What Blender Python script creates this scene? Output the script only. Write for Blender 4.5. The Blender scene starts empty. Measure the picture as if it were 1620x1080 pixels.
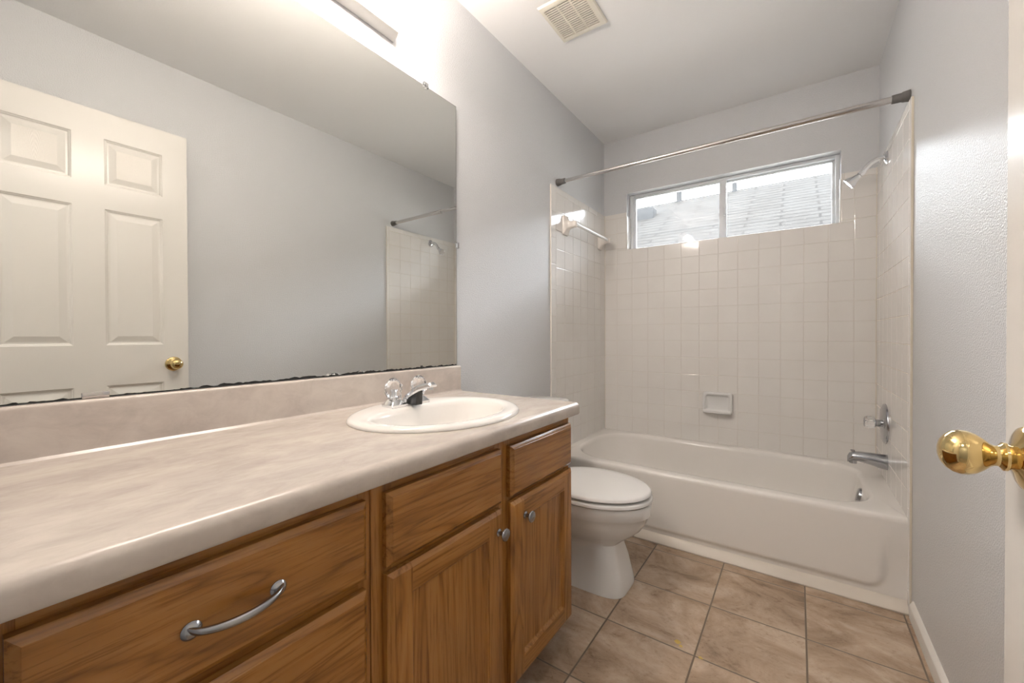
import bpy, bmesh, math, random
from mathutils import Vector, Matrix
from math import sin, cos, pi, radians as RAD

random.seed(7)
S = bpy.context.scene
COL = S.collection

# ------------------------------------------------------------------ camera
FPX, YAW, PITCH, ROLL = 642.185, .6131, -.0081, -.003
CAM = Vector((1.1608, -2.8384, 1.036))
r_ = Vector((cos(YAW), sin(YAW), 0)); f_ = Vector((-sin(YAW), cos(YAW), 0)); u_ = Vector((0, 0, 1))
f2 = f_*cos(PITCH) + u_*sin(PITCH); u2 = u_*cos(PITCH) - f_*sin(PITCH)
r3 = r_*cos(ROLL) + u2*sin(ROLL); u3 = u2*cos(ROLL) - r_*sin(ROLL)
cd = bpy.data.cameras.new('camera'); cam = bpy.data.objects.new('camera', cd); COL.objects.link(cam)
cd.sensor_width = 36.0; cd.lens = FPX/1620*36; cd.shift_y = -4.59/1620; cd.clip_start = .01
m = Matrix.Identity(4)
for i in range(3):
    m[i][0] = r3[i]; m[i][1] = u3[i]; m[i][2] = -f2[i]; m[i][3] = CAM[i]
cam.matrix_world = m
S.camera = cam

# ------------------------------------------------------------------ world, exposure
S.view_settings.view_transform = 'Standard'; S.view_settings.look = 'None'
S.view_settings.gamma = 1.0; S.view_settings.exposure = 0.50; S.view_settings.use_curve_mapping = False
SKY = 19.0
w = bpy.data.worlds.new('overcast_sky'); S.world = w; w.use_nodes = True
bg = w.node_tree.nodes['Background']; bg.inputs[0].default_value = (.88, .94, 1.0, 1); bg.inputs[1].default_value = SKY
BULB = 128.0      # emission strength of each globe bulb
HALL_FILL = 220.0      # strength of the unseen fill lamp added in the hallway

# light portal in the window opening (guides sky sampling, emits nothing itself)
pl = bpy.data.lights.new('window_portal', 'AREA'); pl.shape = 'RECTANGLE'; pl.size = 1.25; pl.size_y = .44
pl.cycles.is_portal = True
po = bpy.data.objects.new('window_portal', pl); COL.objects.link(po)
po.location = (.76, .17, 1.84); po.rotation_euler = (RAD(-90), 0, 0)

# ------------------------------------------------------------------ materials
def new_mat(name):
    mt = bpy.data.materials.new(name); mt.use_nodes = True
    nt = mt.node_tree; b = nt.nodes['Principled BSDF']
    return mt, nt, b
def simple(name, col, rough=.5, metal=0, **kw):
    mt, nt, b = new_mat(name)
    b.inputs['Base Color'].default_value = (*col, 1); b.inputs['Roughness'].default_value = rough
    b.inputs['Metallic'].default_value = metal
    for k, v in kw.items(): b.inputs[k.replace('_', ' ')].default_value = v
    return mt
def N(nt, t, **kw):
    n = nt.nodes.new(t)
    for k, v in kw.items():
        if k in n.inputs.keys() if isinstance(k, str) else False: n.inputs[k].default_value = v
        else: setattr(n, k, v)
    return n
def ramp(nt, fac, stops):
    r = nt.nodes.new('ShaderNodeValToRGB'); cr = r.color_ramp
    while len(cr.elements) < len(stops): cr.elements.new(.5)
    for e, (p, c) in zip(cr.elements, stops): e.position = p; e.color = (*c, 1)
    nt.links.new(fac, r.inputs[0]); return r.outputs[0]
def coords(nt, scale=(1, 1, 1), rot=(0, 0, 0), rand=False, src='Object'):
    tc = nt.nodes.new('ShaderNodeTexCoord'); mp = nt.nodes.new('ShaderNodeMapping')
    mp.inputs['Scale'].default_value = scale; mp.inputs['Rotation'].default_value = rot
    out = tc.outputs[src]
    if rand:
        oi = nt.nodes.new('ShaderNodeObjectInfo'); ml = nt.nodes.new('ShaderNodeMath'); ml.operation = 'MULTIPLY'
        ml.inputs[1].default_value = 37.0; nt.links.new(oi.outputs['Random'], ml.inputs[0])
        ad = nt.nodes.new('ShaderNodeVectorMath'); ad.operation = 'ADD'
        nt.links.new(out, ad.inputs[0]); nt.links.new(ml.outputs[0], ad.inputs[1]); out = ad.outputs[0]
    nt.links.new(out, mp.inputs[0]); return mp.outputs[0]
def noise(nt, vec, scale, detail=4, rough=.5, dist=0):
    n = nt.nodes.new('ShaderNodeTexNoise'); n.inputs['Scale'].default_value = scale
    n.inputs['Detail'].default_value = detail; n.inputs['Roughness'].default_value = rough
    n.inputs['Distortion'].default_value = dist
    nt.links.new(vec, n.inputs['Vector']); return n.outputs['Fac']
def bump(nt, b, h, strength, dist):
    bp = nt.nodes.new('ShaderNodeBump'); bp.inputs['Strength'].default_value = strength
    bp.inputs['Distance'].default_value = dist
    nt.links.new(h, bp.inputs['Height']); nt.links.new(bp.outputs[0], b.inputs['Normal'])
def mixc(nt, fac, a, bcol, mode='MIX'):
    mx = nt.nodes.new('ShaderNodeMix'); mx.data_type = 'RGBA'; mx.blend_type = mode
    if isinstance(fac, (int, float)): mx.inputs[0].default_value = fac
    else: nt.links.new(fac, mx.inputs[0])
    for sck, v in ((mx.inputs[6], a), (mx.inputs[7], bcol)):
        if isinstance(v, tuple): sck.default_value = (*v, 1)
        else: nt.links.new(v, sck)
    return mx.outputs[2]

def paint(name, col, rough, bstr, scale=170, dist=.002):
    mt, nt, b = new_mat(name)
    v = coords(nt)
    h = noise(nt, v, scale, 2, .5)
    h2 = ramp(nt, h, [(.38, (0, 0, 0)), (.62, (1, 1, 1))])
    b.inputs['Base Color'].default_value = (*col, 1); b.inputs['Roughness'].default_value = rough
    bump(nt, b, h2, bstr, dist)
    if rough < .3:
        b.inputs['Specular IOR Level'].default_value = .8; b.inputs['Coat Weight'].default_value = 1.0
        b.inputs['Coat Roughness'].default_value = .30; b.inputs['Coat IOR'].default_value = 1.6
        nt.links.new(b.inputs['Normal'].links[0].from_socket, b.inputs['Coat Normal'])
    return mt
M_WALL = paint('pale_grey_wall_paint', (.655, .665, .68), .30, .50, 230, .0014)
M_CEIL = paint('ceiling_paint', (.88, .88, .88), .7, .1, 150, .0012)
M_TRIM = simple('white_trim_paint', (.82, .80, .76), .35)
M_CAULK = simple('cream_caulk', (.74, .68, .58), .5)

def tile_mat():
    mt, nt, b = new_mat('glazed_cream_tile')
    v = coords(nt)
    c = ramp(nt, noise(nt, v, 5, 3), [(.3, (.82, .795, .765)), (.7, (.85, .83, .80))])
    nt.links.new(c, b.inputs['Base Color']); b.inputs['Roughness'].default_value = .09
    bump(nt, b, noise(nt, v, 26, 1), .06, .004)
    return mt
M_TILE = tile_mat()
M_GROUT = simple('tile_grout', (.74, .70, .65), .7)
M_CERAM = simple('cream_ceramic', (.83, .79, .74), .08)
M_CERW = simple('white_ceramic', (.82, .82, .81), .07)
M_TUB = simple('cream_enamel', (.84, .81, .77), .14)
M_SEAT = simple('white_plastic_seat', (.84, .84, .83), .16)
M_SINK = simple('cream_sink_ceramic', (.87, .845, .81), .07)
M_CHROME = simple('polished_chrome', (.80, .81, .83), .06, 1)
M_CHROMED = simple('dull_chrome', (.44, .45, .47), .17, 1)
M_PEWTER = simple('brushed_pewter', (.33, .33, .34), .24, 1)
M_BRASS = simple('polished_brass', (.74, .56, .26), .08, 1)
M_RUBBER = simple('grey_rubber', (.13, .125, .12), .55)
M_STEEL = simple('rod_steel', (.60, .58, .57), .16, 1)
M_DARK = simple('painted_slot_shade', (.02, .017, .014), .8)
M_MIRROR = simple('mirror_silver', (.77, .775, .75), .012, 1)
M_MEDGE = simple('black_desilvered_edge', (.012, .012, .012), .35)
M_VENT = simple('ivory_plastic', (.76, .72, .63), .45)
M_WHITEM = simple('white_enamelled_metal', (.86, .85, .83), .3)
M_FRAMEW = simple('white_aluminium', (.78, .81, .84), .35)
M_DOOR = None
def acrylic(name):
    mt, nt, b = new_mat(name)
    b.inputs['Base Color'].default_value = (.97, .98, .99, 1); b.inputs['Roughness'].default_value = .03
    b.inputs['Transmission Weight'].default_value = 1; b.inputs['IOR'].default_value = 1.49
    return mt
M_ACRYL = acrylic('clear_acrylic')
def glass_thin():
    mt = bpy.data.materials.new('window_glass'); mt.use_nodes = True; nt = mt.node_tree; nt.nodes.clear()
    o = nt.nodes.new('ShaderNodeOutputMaterial'); t = nt.nodes.new('ShaderNodeBsdfTransparent')
    g = nt.nodes.new('ShaderNodeBsdfGlossy'); g.inputs['Roughness'].default_value = .02
    d = nt.nodes.new('ShaderNodeBsdfTranslucent'); d.inputs['Color'].default_value = (.9, .93, .96, 1)
    v = coords(nt, (1, 1, 1)); n = noise(nt, v, 9, 4, .6)
    rr = ramp(nt, n, [(.35, (.002, .002, .002)), (.75, (.010, .010, .010))])
    f = nt.nodes.new('ShaderNodeFresnel'); f.inputs[0].default_value = 1.45
    m1 = nt.nodes.new('ShaderNodeMixShader'); m2 = nt.nodes.new('ShaderNodeMixShader')
    t.inputs[0].default_value = (.97, .97, .97, 1)
    nt.links.new(rr, m1.inputs[0]); nt.links.new(t.outputs[0], m1.inputs[1]); nt.links.new(d.outputs[0], m1.inputs[2])
    nt.links.new(f.outputs[0], m2.inputs[0]); nt.links.new(m1.outputs[0], m2.inputs[1]); nt.links.new(g.outputs[0], m2.inputs[2])
    nt.links.new(m2.outputs[0], o.inputs[0]); return mt
M_GLASS = glass_thin()
def door_mat():
    mt, nt, b = new_mat('white_moulded_door')
    v = coords(nt, (1, 1, .07))
    h = noise(nt, v, 90, 3, .6, .6)
    b.inputs['Base Color'].default_value = (.76, .74, .70, 1); b.inputs['Roughness'].default_value = .2
    bump(nt, b, h, .06, .0015); return mt
M_DOOR = door_mat()
def door_arch_mat():
    mt, nt, b = new_mat('door_woodgrain_panel')
    v = coords(nt, (1, 6.5, 1))
    wv = nt.nodes.new('ShaderNodeTexWave'); wv.wave_type = 'RINGS'; wv.rings_direction = 'SPHERICAL'
    wv.inputs['Scale'].default_value = 15; wv.inputs['Distortion'].default_value = 1.6; wv.inputs['Detail'].default_value = 2
    wv.inputs['Detail Scale'].default_value = .8
    nt.links.new(v, wv.inputs['Vector'])
    b.inputs['Base Color'].default_value = (.74, .71, .66, 1); b.inputs['Roughness'].default_value = .30
    bump(nt, b, wv.outputs['Fac'], .16, .002); return mt

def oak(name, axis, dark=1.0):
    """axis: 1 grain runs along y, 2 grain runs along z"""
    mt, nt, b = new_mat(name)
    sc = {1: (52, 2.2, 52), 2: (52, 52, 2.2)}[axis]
    v = coords(nt, sc, rand=True)
    scl = {1: (5, .42, 5), 2: (5, 5, .42)}[axis]
    vl = coords(nt, scl, rand=True)
    big = noise(nt, vl, 1.6, 3, .5, 1.1)
    wv = nt.nodes.new('ShaderNodeMath'); wv.operation = 'MULTIPLY'; wv.inputs[1].default_value = 9.0; nt.links.new(big, wv.inputs[0])
    fr = nt.nodes.new('ShaderNodeMath'); fr.operation = 'PINGPONG'; fr.inputs[1].default_value = .5; nt.links.new(wv.outputs[0], fr.inputs[0])
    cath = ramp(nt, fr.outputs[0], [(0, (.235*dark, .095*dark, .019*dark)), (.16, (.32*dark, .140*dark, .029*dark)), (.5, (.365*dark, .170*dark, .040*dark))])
    fine = noise(nt, v, 3.2, 6, .7)
    pores = ramp(nt, fine, [(.38, (.60, .52, .44)), (.50, (1, 1, 1))])
    c = mixc(nt, .75, cath, pores, 'MULTIPLY')
    tone = ramp(nt, noise(nt, coords(nt, (3, 3, 3), rand=True), 1.2, 2), [(.3, (.88, .84, .80)), (.7, (1.08, 1.06, 1.04))])
    c = mixc(nt, 1.0, c, tone, 'MULTIPLY')
    nt.links.new(c, b.inputs['Base Color'])
    b.inputs['Roughness'].default_value = .19
    bump(nt, b, fine, .10, .0005)
    return mt
M_OAKH = oak('oak_grain_along', 1); M_OAKV = oak('oak_grain_upright', 2)
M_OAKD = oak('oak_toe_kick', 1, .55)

def laminate():
    mt, nt, b = new_mat('mottled_laminate')
    v = coords(nt, (1.6, .8, 1.2))
    n1 = noise(nt, v, 5.5, 6, .62, .5); n2 = noise(nt, v, 19, 5, .65, .8)
    a = ramp(nt, n1, [(.30, (.45, .395, .355)), (.50, (.54, .48, .43)), (.70, (.60, .54, .48))])
    bb = ramp(nt, n2, [(.35, (.92, .91, .905)), (.6, (1.03, 1.03, 1.03))])
    c = mixc(nt, 1.0, a, bb, 'MULTIPLY')
    nt.links.new(c, b.inputs['Base Color']); b.inputs['Roughness'].default_value = .22
    return mt
M_LAM = laminate()

FX, FY, FT = .5937, -1.1403, .2968
def floor_mat():
    mt, nt, b = new_mat('stone_look_floor_tile')
    tc = nt.nodes.new('ShaderNodeTexCoord'); sp = nt.nodes.new('ShaderNodeSeparateXYZ')
    nt.links.new(tc.outputs['Object'], sp.inputs[0])
    def M(op, a, bb=None):
        n = nt.nodes.new('ShaderNodeMath'); n.operation = op
        for i, q in enumerate((a, bb)):
            if q is None: continue
            if isinstance(q, (int, float)): n.inputs[i].default_value = q
            else: nt.links.new(q, n.inputs[i])
        return n.outputs[0]
    def cell(axis, off):
        u = M('DIVIDE', M('SUBTRACT', sp.outputs[axis], off), FT)
        return M('FLOOR', u), M('ABSOLUTE', M('SUBTRACT', M('FRACT', u), .5))
    cx, dx = cell('X', FX); cy, dy = cell('Y', FY)
    edge = M('MAXIMUM', dx, dy)
    g = ramp(nt, edge, [(.4885, (0, 0, 0)), (.4925, (1, 1, 1))])
    # per tile offset
    cv = nt.nodes.new('ShaderNodeCombineXYZ'); nt.links.new(cx, cv.inputs[0]); nt.links.new(cy, cv.inputs[1])
    wn = nt.nodes.new('ShaderNodeTexWhiteNoise'); wn.noise_dimensions = '3D'; nt.links.new(cv.outputs[0], wn.inputs['Vector'])
    vm = nt.nodes.new('ShaderNodeVectorMath'); vm.operation = 'MULTIPLY_ADD'
    nt.links.new(wn.outputs['Color'], vm.inputs[0]); vm.inputs[1].default_value = (9, 9, 9); nt.links.new(tc.outputs['Object'], vm.inputs[2])
    mp = nt.nodes.new('ShaderNodeMapping'); mp.inputs['Scale'].default_value = (1.0, 1.55, 1); mp.inputs['Rotation'].default_value = (0, 0, RAD(22))
    nt.links.new(vm.outputs[0], mp.inputs[0]); v = mp.outputs[0]
    n1 = noise(nt, v, 4.2, 8, .66, .7); n2 = noise(nt, v, 14, 6, .72, .4); n3 = noise(nt, v, 70, 4, .7)
    a = ramp(nt, n1, [(.31, (.205, .145, .098)), (.42, (.36, .262, .180)), (.53, (.455, .345, .25)), (.68, (.56, .45, .345))])
    st = ramp(nt, n2, [(.30, (.68, .62, .58)), (.43, (.96, .95, .945)), (.7, (1.08, 1.07, 1.06))])
    c = mixc(nt, 1.0, a, st, 'MULTIPLY')
    sp3 = ramp(nt, n3, [(.30, (.70, .66, .62)), (.42, (1, 1, 1))])
    c = mixc(nt, .8, c, sp3, 'MULTIPLY')
    c = mixc(nt, g, c, (.17, .13, .092))
    # small yellow paint splashes
    for (px, py, r, colr) in ((.832, -1.405, .009, (.62, .42, .03)), (.845, -1.418, .006, (.62, .42, .03)), (.908, -1.434, .006, (.60, .42, .05)), (1.17, -1.44, .005, (.35, .08, .04))):
        dd = nt.nodes.new('ShaderNodeVectorMath'); dd.operation = 'DISTANCE'
        nt.links.new(tc.outputs['Object'], dd.inputs[0]); dd.inputs[1].default_value = (px, py, 0)
        wob = M('ADD', dd.outputs['Value'], M('MULTIPLY', M('SUBTRACT', n3, .5), .02))
        f = M('LESS_THAN', wob, r)
        c = mixc(nt, M('MULTIPLY', f, .6), c, colr)
    nt.links.new(c, b.inputs['Base Color'])
    rr = M('ADD', .26, M('MULTIPLY', g, .5)); nt.links.new(rr, b.inputs['Roughness'])
    h = M('SUBTRACT', M('MULTIPLY', n2, .10), g)
    bump(nt, b, h, .35, .0015)
    return mt
M_FLOOR = floor_mat()

def shingle():
    mt, nt, b = new_mat('grey_roof_shingles')
    v = coords(nt)
    br = nt.nodes.new('ShaderNodeTexBrick'); nt.links.new(v, br.inputs['Vector'])
    br.inputs['Scale'].default_value = 1; br.inputs['Brick Width'].default_value = .95; br.inputs['Row Height'].default_value = .17
    br.inputs['Mortar Size'].default_value = .02; br.inputs['Mortar Smooth'].default_value = .2; br.inputs['Bias'].default_value = 0
    br.inputs['Color1'].default_value = (.0280, .0265, .0245, 1); br.inputs['Color2'].default_value = (.0260, .0246, .0228, 1)
    br.inputs['Mortar'].default_value = (.0150, .0138, .0126, 1)
    st = ramp(nt, noise(nt, v, 1.1, 4, .6), [(.35, (.90, .88, .86)), (.65, (1.06, 1.06, 1.06))])
    c = mixc(nt, 1, br.outputs['Color'], st, 'MULTIPLY')
    nt.links.new(c, b.inputs['Base Color']); b.inputs['Roughness'].default_value = 1.0; b.inputs['Specular IOR Level'].default_value = .06
    return mt
M_SHING = shingle()
def siding():
    mt, nt, b = new_mat('lap_siding')
    v = coords(nt); wv = nt.nodes.new('ShaderNodeTexWave'); wv.wave_type = 'BANDS'; wv.bands_direction = 'Z'; wv.wave_profile = 'SAW'
    wv.inputs['Scale'].default_value = 1.6; nt.links.new(v, wv.inputs[0])
    b.inputs['Base Color'].default_value = (.5, .47, .42, 1); b.inputs['Roughness'].default_value = .7
    bump(nt, b, wv.outputs['Fac'], .6, .02); return mt
M_SIDING = siding()
M_SOIL = paint('dry_gravel', (.20, .18, .155), .95, .6, 30, .02)
M_CARPET = paint('hall_carpet', (.42, .37, .31), .95, .6, 300, .004)
def emit(name, col, s):
    mt = bpy.data.materials.new(name); mt.use_nodes = True; nt = mt.node_tree; nt.nodes.clear()
    o = nt.nodes.new('ShaderNodeOutputMaterial'); e = nt.nodes.new('ShaderNodeEmission')
    e.inputs[0].default_value = (*col, 1); e.inputs[1].default_value = s
    nt.links.new(e.outputs[0], o.inputs[0]); return mt
M_BULB = emit('lit_globe_bulb', (1.0, .88, .78), BULB)

# ------------------------------------------------------------------ mesh helpers
class MB:
    def __init__(s): s.bm = bmesh.new()
    def _merge(s, b):
        me = bpy.data.meshes.new('tmp'); b.to_mesh(me); b.free(); s.bm.from_mesh(me); bpy.data.meshes.remove(me)
    def box(s, x0, x1, y0, y1, z0, z1, bev=0, seg=2, edges=None):
        b = bmesh.new(); bmesh.ops.create_cube(b, size=1)
        for v in b.verts:
            v.co = Vector(((x0+x1)/2 + v.co.x*(x1-x0), (y0+y1)/2 + v.co.y*(y1-y0), (z0+z1)/2 + v.co.z*(z1-z0)))
        if bev:
            es = [e for e in b.edges if edges is None or edges(e)]
            bmesh.ops.bevel(b, geom=es, offset=bev, segments=seg, affect='EDGES', profile=.5)
        s._merge(b); return s
    def quad(s, pts):
        vs = [s.bm.verts.new(p) for p in pts]; s.bm.faces.new(vs); return s
    def loft(s, rings, cap0=True, cap1=True, closed=True):
        b = bmesh.new(); R = [[b.verts.new(p) for p in r] for r in rings]; n = len(R[0])
        for i in range(len(R)-1):
            for j in range(n if closed else n-1):
                k = (j+1) % n
                try: b.faces.new((R[i][j], R[i][k], R[i+1][k], R[i+1][j]))
                except ValueError: pass
        if cap0: b.faces.new(list(reversed(R[0])))
        if cap1: b.faces.new(R[-1])
        bmesh.ops.recalc_face_normals(b, faces=b.faces) if (cap0 and cap1) else None
        s._merge(b); return s
    def lathe(s, prof, origin, axis, n=40, faceted=None):
        """prof: list of (distance along axis, radius)"""
        a = Vector(axis).normalized(); t = a.orthogonal().normalized(); q = a.cross(t); o = Vector(origin)
        rings = []
        for d, r in prof:
            r = max(r, 1e-5)
            rings.append([o + a*d + (t*cos(2*pi*j/n) + q*sin(2*pi*j/n))*r*(faceted(j) if faceted else 1) for j in range(n)])
        b = bmesh.new(); R = [[b.verts.new(p) for p in r] for r in rings]
        for i in range(len(R)-1):
            for j in range(n):
                k = (j+1) % n; b.faces.new((R[i][j], R[i][k], R[i+1][k], R[i+1][j]))
        b.faces.new(list(reversed(R[0]))); b.faces.new(R[-1])
        bmesh.ops.remove_doubles(b, verts=b.verts, dist=2e-5)
        bmesh.ops.recalc_face_normals(b, faces=b.faces)
        s._merge(b); return s
    def tube(s, pts, radii, n=20, squash=None):
        pts = [Vector(p) for p in pts]
        if isinstance(radii, (int, float)): radii = [radii]*len(pts)
        rings = []; up = None
        for i, p in enumerate(pts):
            d = (pts[min(i+1, len(pts)-1)] - pts[max(i-1, 0)]).normalized()
            if up is None: up = d.orthogonal().normalized()
            up = (up - d*up.dot(d)).normalized(); q = d.cross(up)
            r = radii[i]; ra, rb = (r if isinstance(r, tuple) else (r, r))
            rings.append([p + up*cos(2*pi*j/n)*ra + q*sin(2*pi*j/n)*rb for j in range(n)])
        s.loft(rings); return s
    def build(s, name, mat, parent=None, smooth=40, loc=(0, 0, 0), subsurf=0):
        me = bpy.data.meshes.new(name)
        L = Vector(loc) if parent is None else gl(parent)
        for v in s.bm.verts: v.co -= L
        s.bm.to_mesh(me); s.bm.free()
        for mm in (mat if isinstance(mat, (list, tuple)) else [mat]): me.materials.append(mm)
        if smooth:
            for p in me.polygons: p.use_smooth = True
            me.set_sharp_from_angle(angle=RAD(smooth))
        o = bpy.data.objects.new(name, me); COL.objects.link(o)
        if parent is not None: o.parent = parent
        else: o.location = L
        if subsurf:
            md = o.modifiers.new('smooth', 'SUBSURF'); md.levels = subsurf; md.render_levels = subsurf
        return o
def gl(o):
    L = Vector(o.location)
    while o.parent: o = o.parent; L += Vector(o.location)
    return L
def thing(name, loc, label, cat, group=None):
    o = bpy.data.objects.new(name, None); o.empty_display_size = .05; COL.objects.link(o); o.location = loc
    o['label'] = label; o['category'] = cat
    if group: o['group'] = group
    return o
def tag(o, label, cat, group=None):
    o['label'] = label; o['category'] = cat
    if group: o['group'] = group
    return o
def struct(o, label, cat):
    o['kind'] = 'structure'; o['label'] = label; o['category'] = cat; return o

def rrect(x0, x1, y0, y1, r, z, k=10, m=8):
    """rounded rectangle ring; r may be one radius or four (x1y1, x0y1, x0y0, x1y0)"""
    rs = r if isinstance(r, (tuple, list)) else (r,)*4
    C = [(x1-rs[0], y1-rs[0], 0, rs[0]), (x0+rs[1], y1-rs[1], 90, rs[1]), (x0+rs[2], y0+rs[2], 180, rs[2]), (x1-rs[3], y0+rs[3], 270, rs[3])]
    out = []
    for i, (cx, cy, a0, rr) in enumerate(C):
        for j in range(k+1):
            a = RAD(a0 + 90*j/k); out.append(Vector((cx+rr*cos(a), cy+rr*sin(a), z)))
        nx = C[(i+1) % 4]; a = RAD(nx[2]); q = Vector((nx[0]+nx[3]*cos(a), nx[1]+nx[3]*sin(a), z)); p = out[-1].copy()
        for j in range(1, m): out.append(p.lerp(q, j/m))
    return out

# ------------------------------------------------------------------ room shell
W, H = 1.5, 2.44
XL, XR, YB, YF = -.008, 1.508, .008, -2.834
WX0, WX1, WZ0, WZ1 = .163, 1.352, 1.64, 2.042        # window opening
T = .13
fl = MB().box(XL-T, XR+T, YF-1.35, YB+T, -.06, 0).build('floor', M_FLOOR, smooth=0)
struct(fl, 'beige stone-look tiles with dark grout lines on the bathroom floor', 'floor')
struct(MB().box(XL-T, XR+T, YF-.0, YB+T, H, H+.1).build('ceiling', M_CEIL, smooth=0), 'plain pale ceiling of the bathroom', 'ceiling')
wl = MB().box(XL-T, XL, YF, YB+T, 0, H).build('wall_left', M_WALL, smooth=0); struct(wl, 'pale grey textured wall behind the mirror and toilet', 'wall')
wr = MB().box(XR, XR+T, YF, YB+T, 0, H).build('wall_right', M_WALL, smooth=0); struct(wr, 'pale grey orange-peel wall carrying the tub faucet end tiles', 'wall')
b = MB()
b.box(XL, WX0, YB, YB+T, 0, H).box(WX1, XR, YB, YB+T, 0, H).box(WX0, WX1, YB, YB+T, 0, WZ0).box(WX0, WX1, YB, YB+T, WZ1, H)
wb = b.build('wall_back', M_WALL, smooth=0); struct(wb, 'pale wall with the window above the bathtub', 'wall')
DX0, DX1, DH = .675, 1.405, 2.05
b = MB().box(XL-T, DX0, YF-T, YF, 0, H).box(DX1, XR+T, YF-T, YF, 0, H).box(DX0, DX1, YF-T, YF, DH, H)
struct(b.build('wall_front', M_WALL, smooth=0), 'pale grey wall around the doorway', 'wall')
b = MB()
b.box(DX0, DX0+.02, YF-T-.01, YF+.0, 0, DH, .002).box(DX1-.02, DX1, YF-T-.01, YF, 0, DH, .002).box(DX0, DX1, YF-T-.01, YF, DH-.02, DH, .002)
struct(b.build('trim_1', M_TRIM), 'white painted jamb lining the doorway', 'trim')
# hallway shell behind the camera
b = MB().box(XL-T-.6, XL-T, YF-T-1.3, YF-T, 0, H).box(XR+T, XR+T+.1, YF-T-1.3, YF-T, 0, H).box(XL-T-.6, XR+T+.1, YF-T-1.4, YF-T-1.3, 0, H).box(XL-T-.6, XL-T, YF-T, YF, 0, H)
struct(b.build('wall_hallway', M_WALL, smooth=0), 'pale grey hallway walls seen through the doorway', 'wall')
struct(MB().box(XL-T-.6, XR+T+.1, YF-T-1.4, YF, H, H+.1).build('ceiling_hallway', M_CEIL, smooth=0), 'pale ceiling of the hallway', 'ceiling')
struct(MB().box(XL-T-.6, XR+T+.1, YF-T-1.4, YF-T, 0, .006).build('floor_hallway', M_CARPET, smooth=0), 'beige carpet of the hallway', 'floor')
def baseboard(name, x, sgn, y0, y1, label):
    prof = [(0, 0), (.012, 0), (.012, .045), (.0105, .052), (.007, .056), (.005, .062), (0, .066)]
    b = MB(); b.loft([[Vector((x + sgn*px, yy, pz)) for px, pz in prof] for yy in (y0, y1)])
    struct(b.build(name, M_TRIM), label, 'baseboard')
baseboard('baseboard_right', XR, -1, YF, -.80, 'white moulded baseboard along the right wall')
baseboard('baseboard_left', XL, 1, -1.58, -.80, 'white moulded baseboard behind the toilet')

# ------------------------------------------------------------------ tiled surround
P, Z0 = .1095, 1.5446
ZR = [Z0 - k*P for k in range(-3, 12)]               # row joints, top first
ZTOP = 1.908
def tile_panel(name, parent, to_world, u_edges, z_edges, skip=None, trims=()):
    """each tile a raised glazed cushion with a soft edge; to_world(u, z, h) maps to 3D"""
    bm = bmesh.new(); gap = .0011
    def one(u0, u1, z0, z1):
        if u1-u0 < .004 or z1-z0 < .004: return
        tl = [random.uniform(-.00012, .00012) for _ in range(3)]
        rings = []
        for ins, h in ((gap, -.0008), (gap, .0004), (gap+.0006, .0010), (gap+.0018, .0014)):
            ring = []
            for uu, zz in ((u0+ins, z0+ins), (u1-ins, z0+ins), (u1-ins, z1-ins), (u0+ins, z1-ins)):
                hh = h + (tl[0] + tl[1]*(uu-u0)/P + tl[2]*(zz-z0)/P if h > 0 else 0)
                ring.append(bm.verts.new(to_world(uu, zz, hh)))
            rings.append(ring)
        for i in range(3):
            for j in range(4):
                k = (j+1) % 4; bm.faces.new((rings[i][j], rings[i][k], rings[i+1][k], rings[i+1][j]))
        bm.faces.new(rings[-1])
    for i in range(len(u_edges)-1):
        for j in range(len(z_edges)-1):
            u0, u1 = u_edges[i], u_edges[i+1]; z1, z0 = z_edges[j], z_edges[j+1]
            if skip:
                for (a0, a1, c0, c1) in skip(u0, u1, z0, z1): one(a0, a1, c0, c1)
            else: one(u0, u1, z0, z1)
    for (u0, u1, z0, z1) in trims: one(u0, u1, z0, z1)
    bmesh.ops.recalc_face_normals(bm, faces=bm.faces)
    x = MB(); x.bm.free(); x.bm = bm
    o = x.build(name, M_TILE, parent, smooth=0)
    return o
ZBOT = .338
zed = [z for z in ZR if z > ZBOT + .01] + [ZBOT]
def fix_normals_towards(o, d):
    me = o.data; d = Vector(d)
    bm = bmesh.new(); bm.from_mesh(me); s = sum(f.normal.dot(d)*f.calc_area() for f in bm.faces)
    if s < 0: bmesh.ops.reverse_faces(bm, faces=bm.faces)
    bm.to_mesh(me); bm.free()
# back
ue = [0] + sorted([W-.0921-j*P for j in range(13)]) + [W]
def hole(u0, u1, z0, z1):
    if u1 <= WX0 or u0 >= WX1 or z1 <= WZ0: return [(u0, u1, z0, z1)]
    out = []
    if z0 < WZ0: out.append((u0, u1, z0, WZ0-.001))
    zz = max(z0, WZ0)
    if u0 < WX0: out.append((u0, WX0-.001, zz, z1))
    if u1 > WX1: out.append((WX1+.001, u1, zz, z1))
    return out
def trim_row(a, c, z0, z1, n=.152, avoid=None):
    out = []; x = a
    while x < c-.002:
        e = min(x+n, c)
        if avoid and x < avoid[1] and e > avoid[0]:
            if x < avoid[0]: out.append((x, avoid[0]-.001, z0, z1))
            if e > avoid[1]: out.append((avoid[1]+.001, e, z0, z1))
        else: out.append((x, e, z0, z1))
        x = e
    return out
ob = tile_panel('tile_field', wb, lambda u, z, h: Vector((u, -h, z)), ue, zed, hole, trim_row(.0, W, ZR[0], ZTOP, avoid=(WX0, WX1)))
fix_normals_towards(ob, (0, -1, 0))
b = MB().box(XL, WX0, 0, YB, .30, ZTOP-.001).box(WX1, W+.008, 0, YB, .30, ZTOP-.001).box(WX0, WX1, 0, YB, .30, WZ0)
b.build('grout_bed', M_GROUT, wb, smooth=0)
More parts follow.
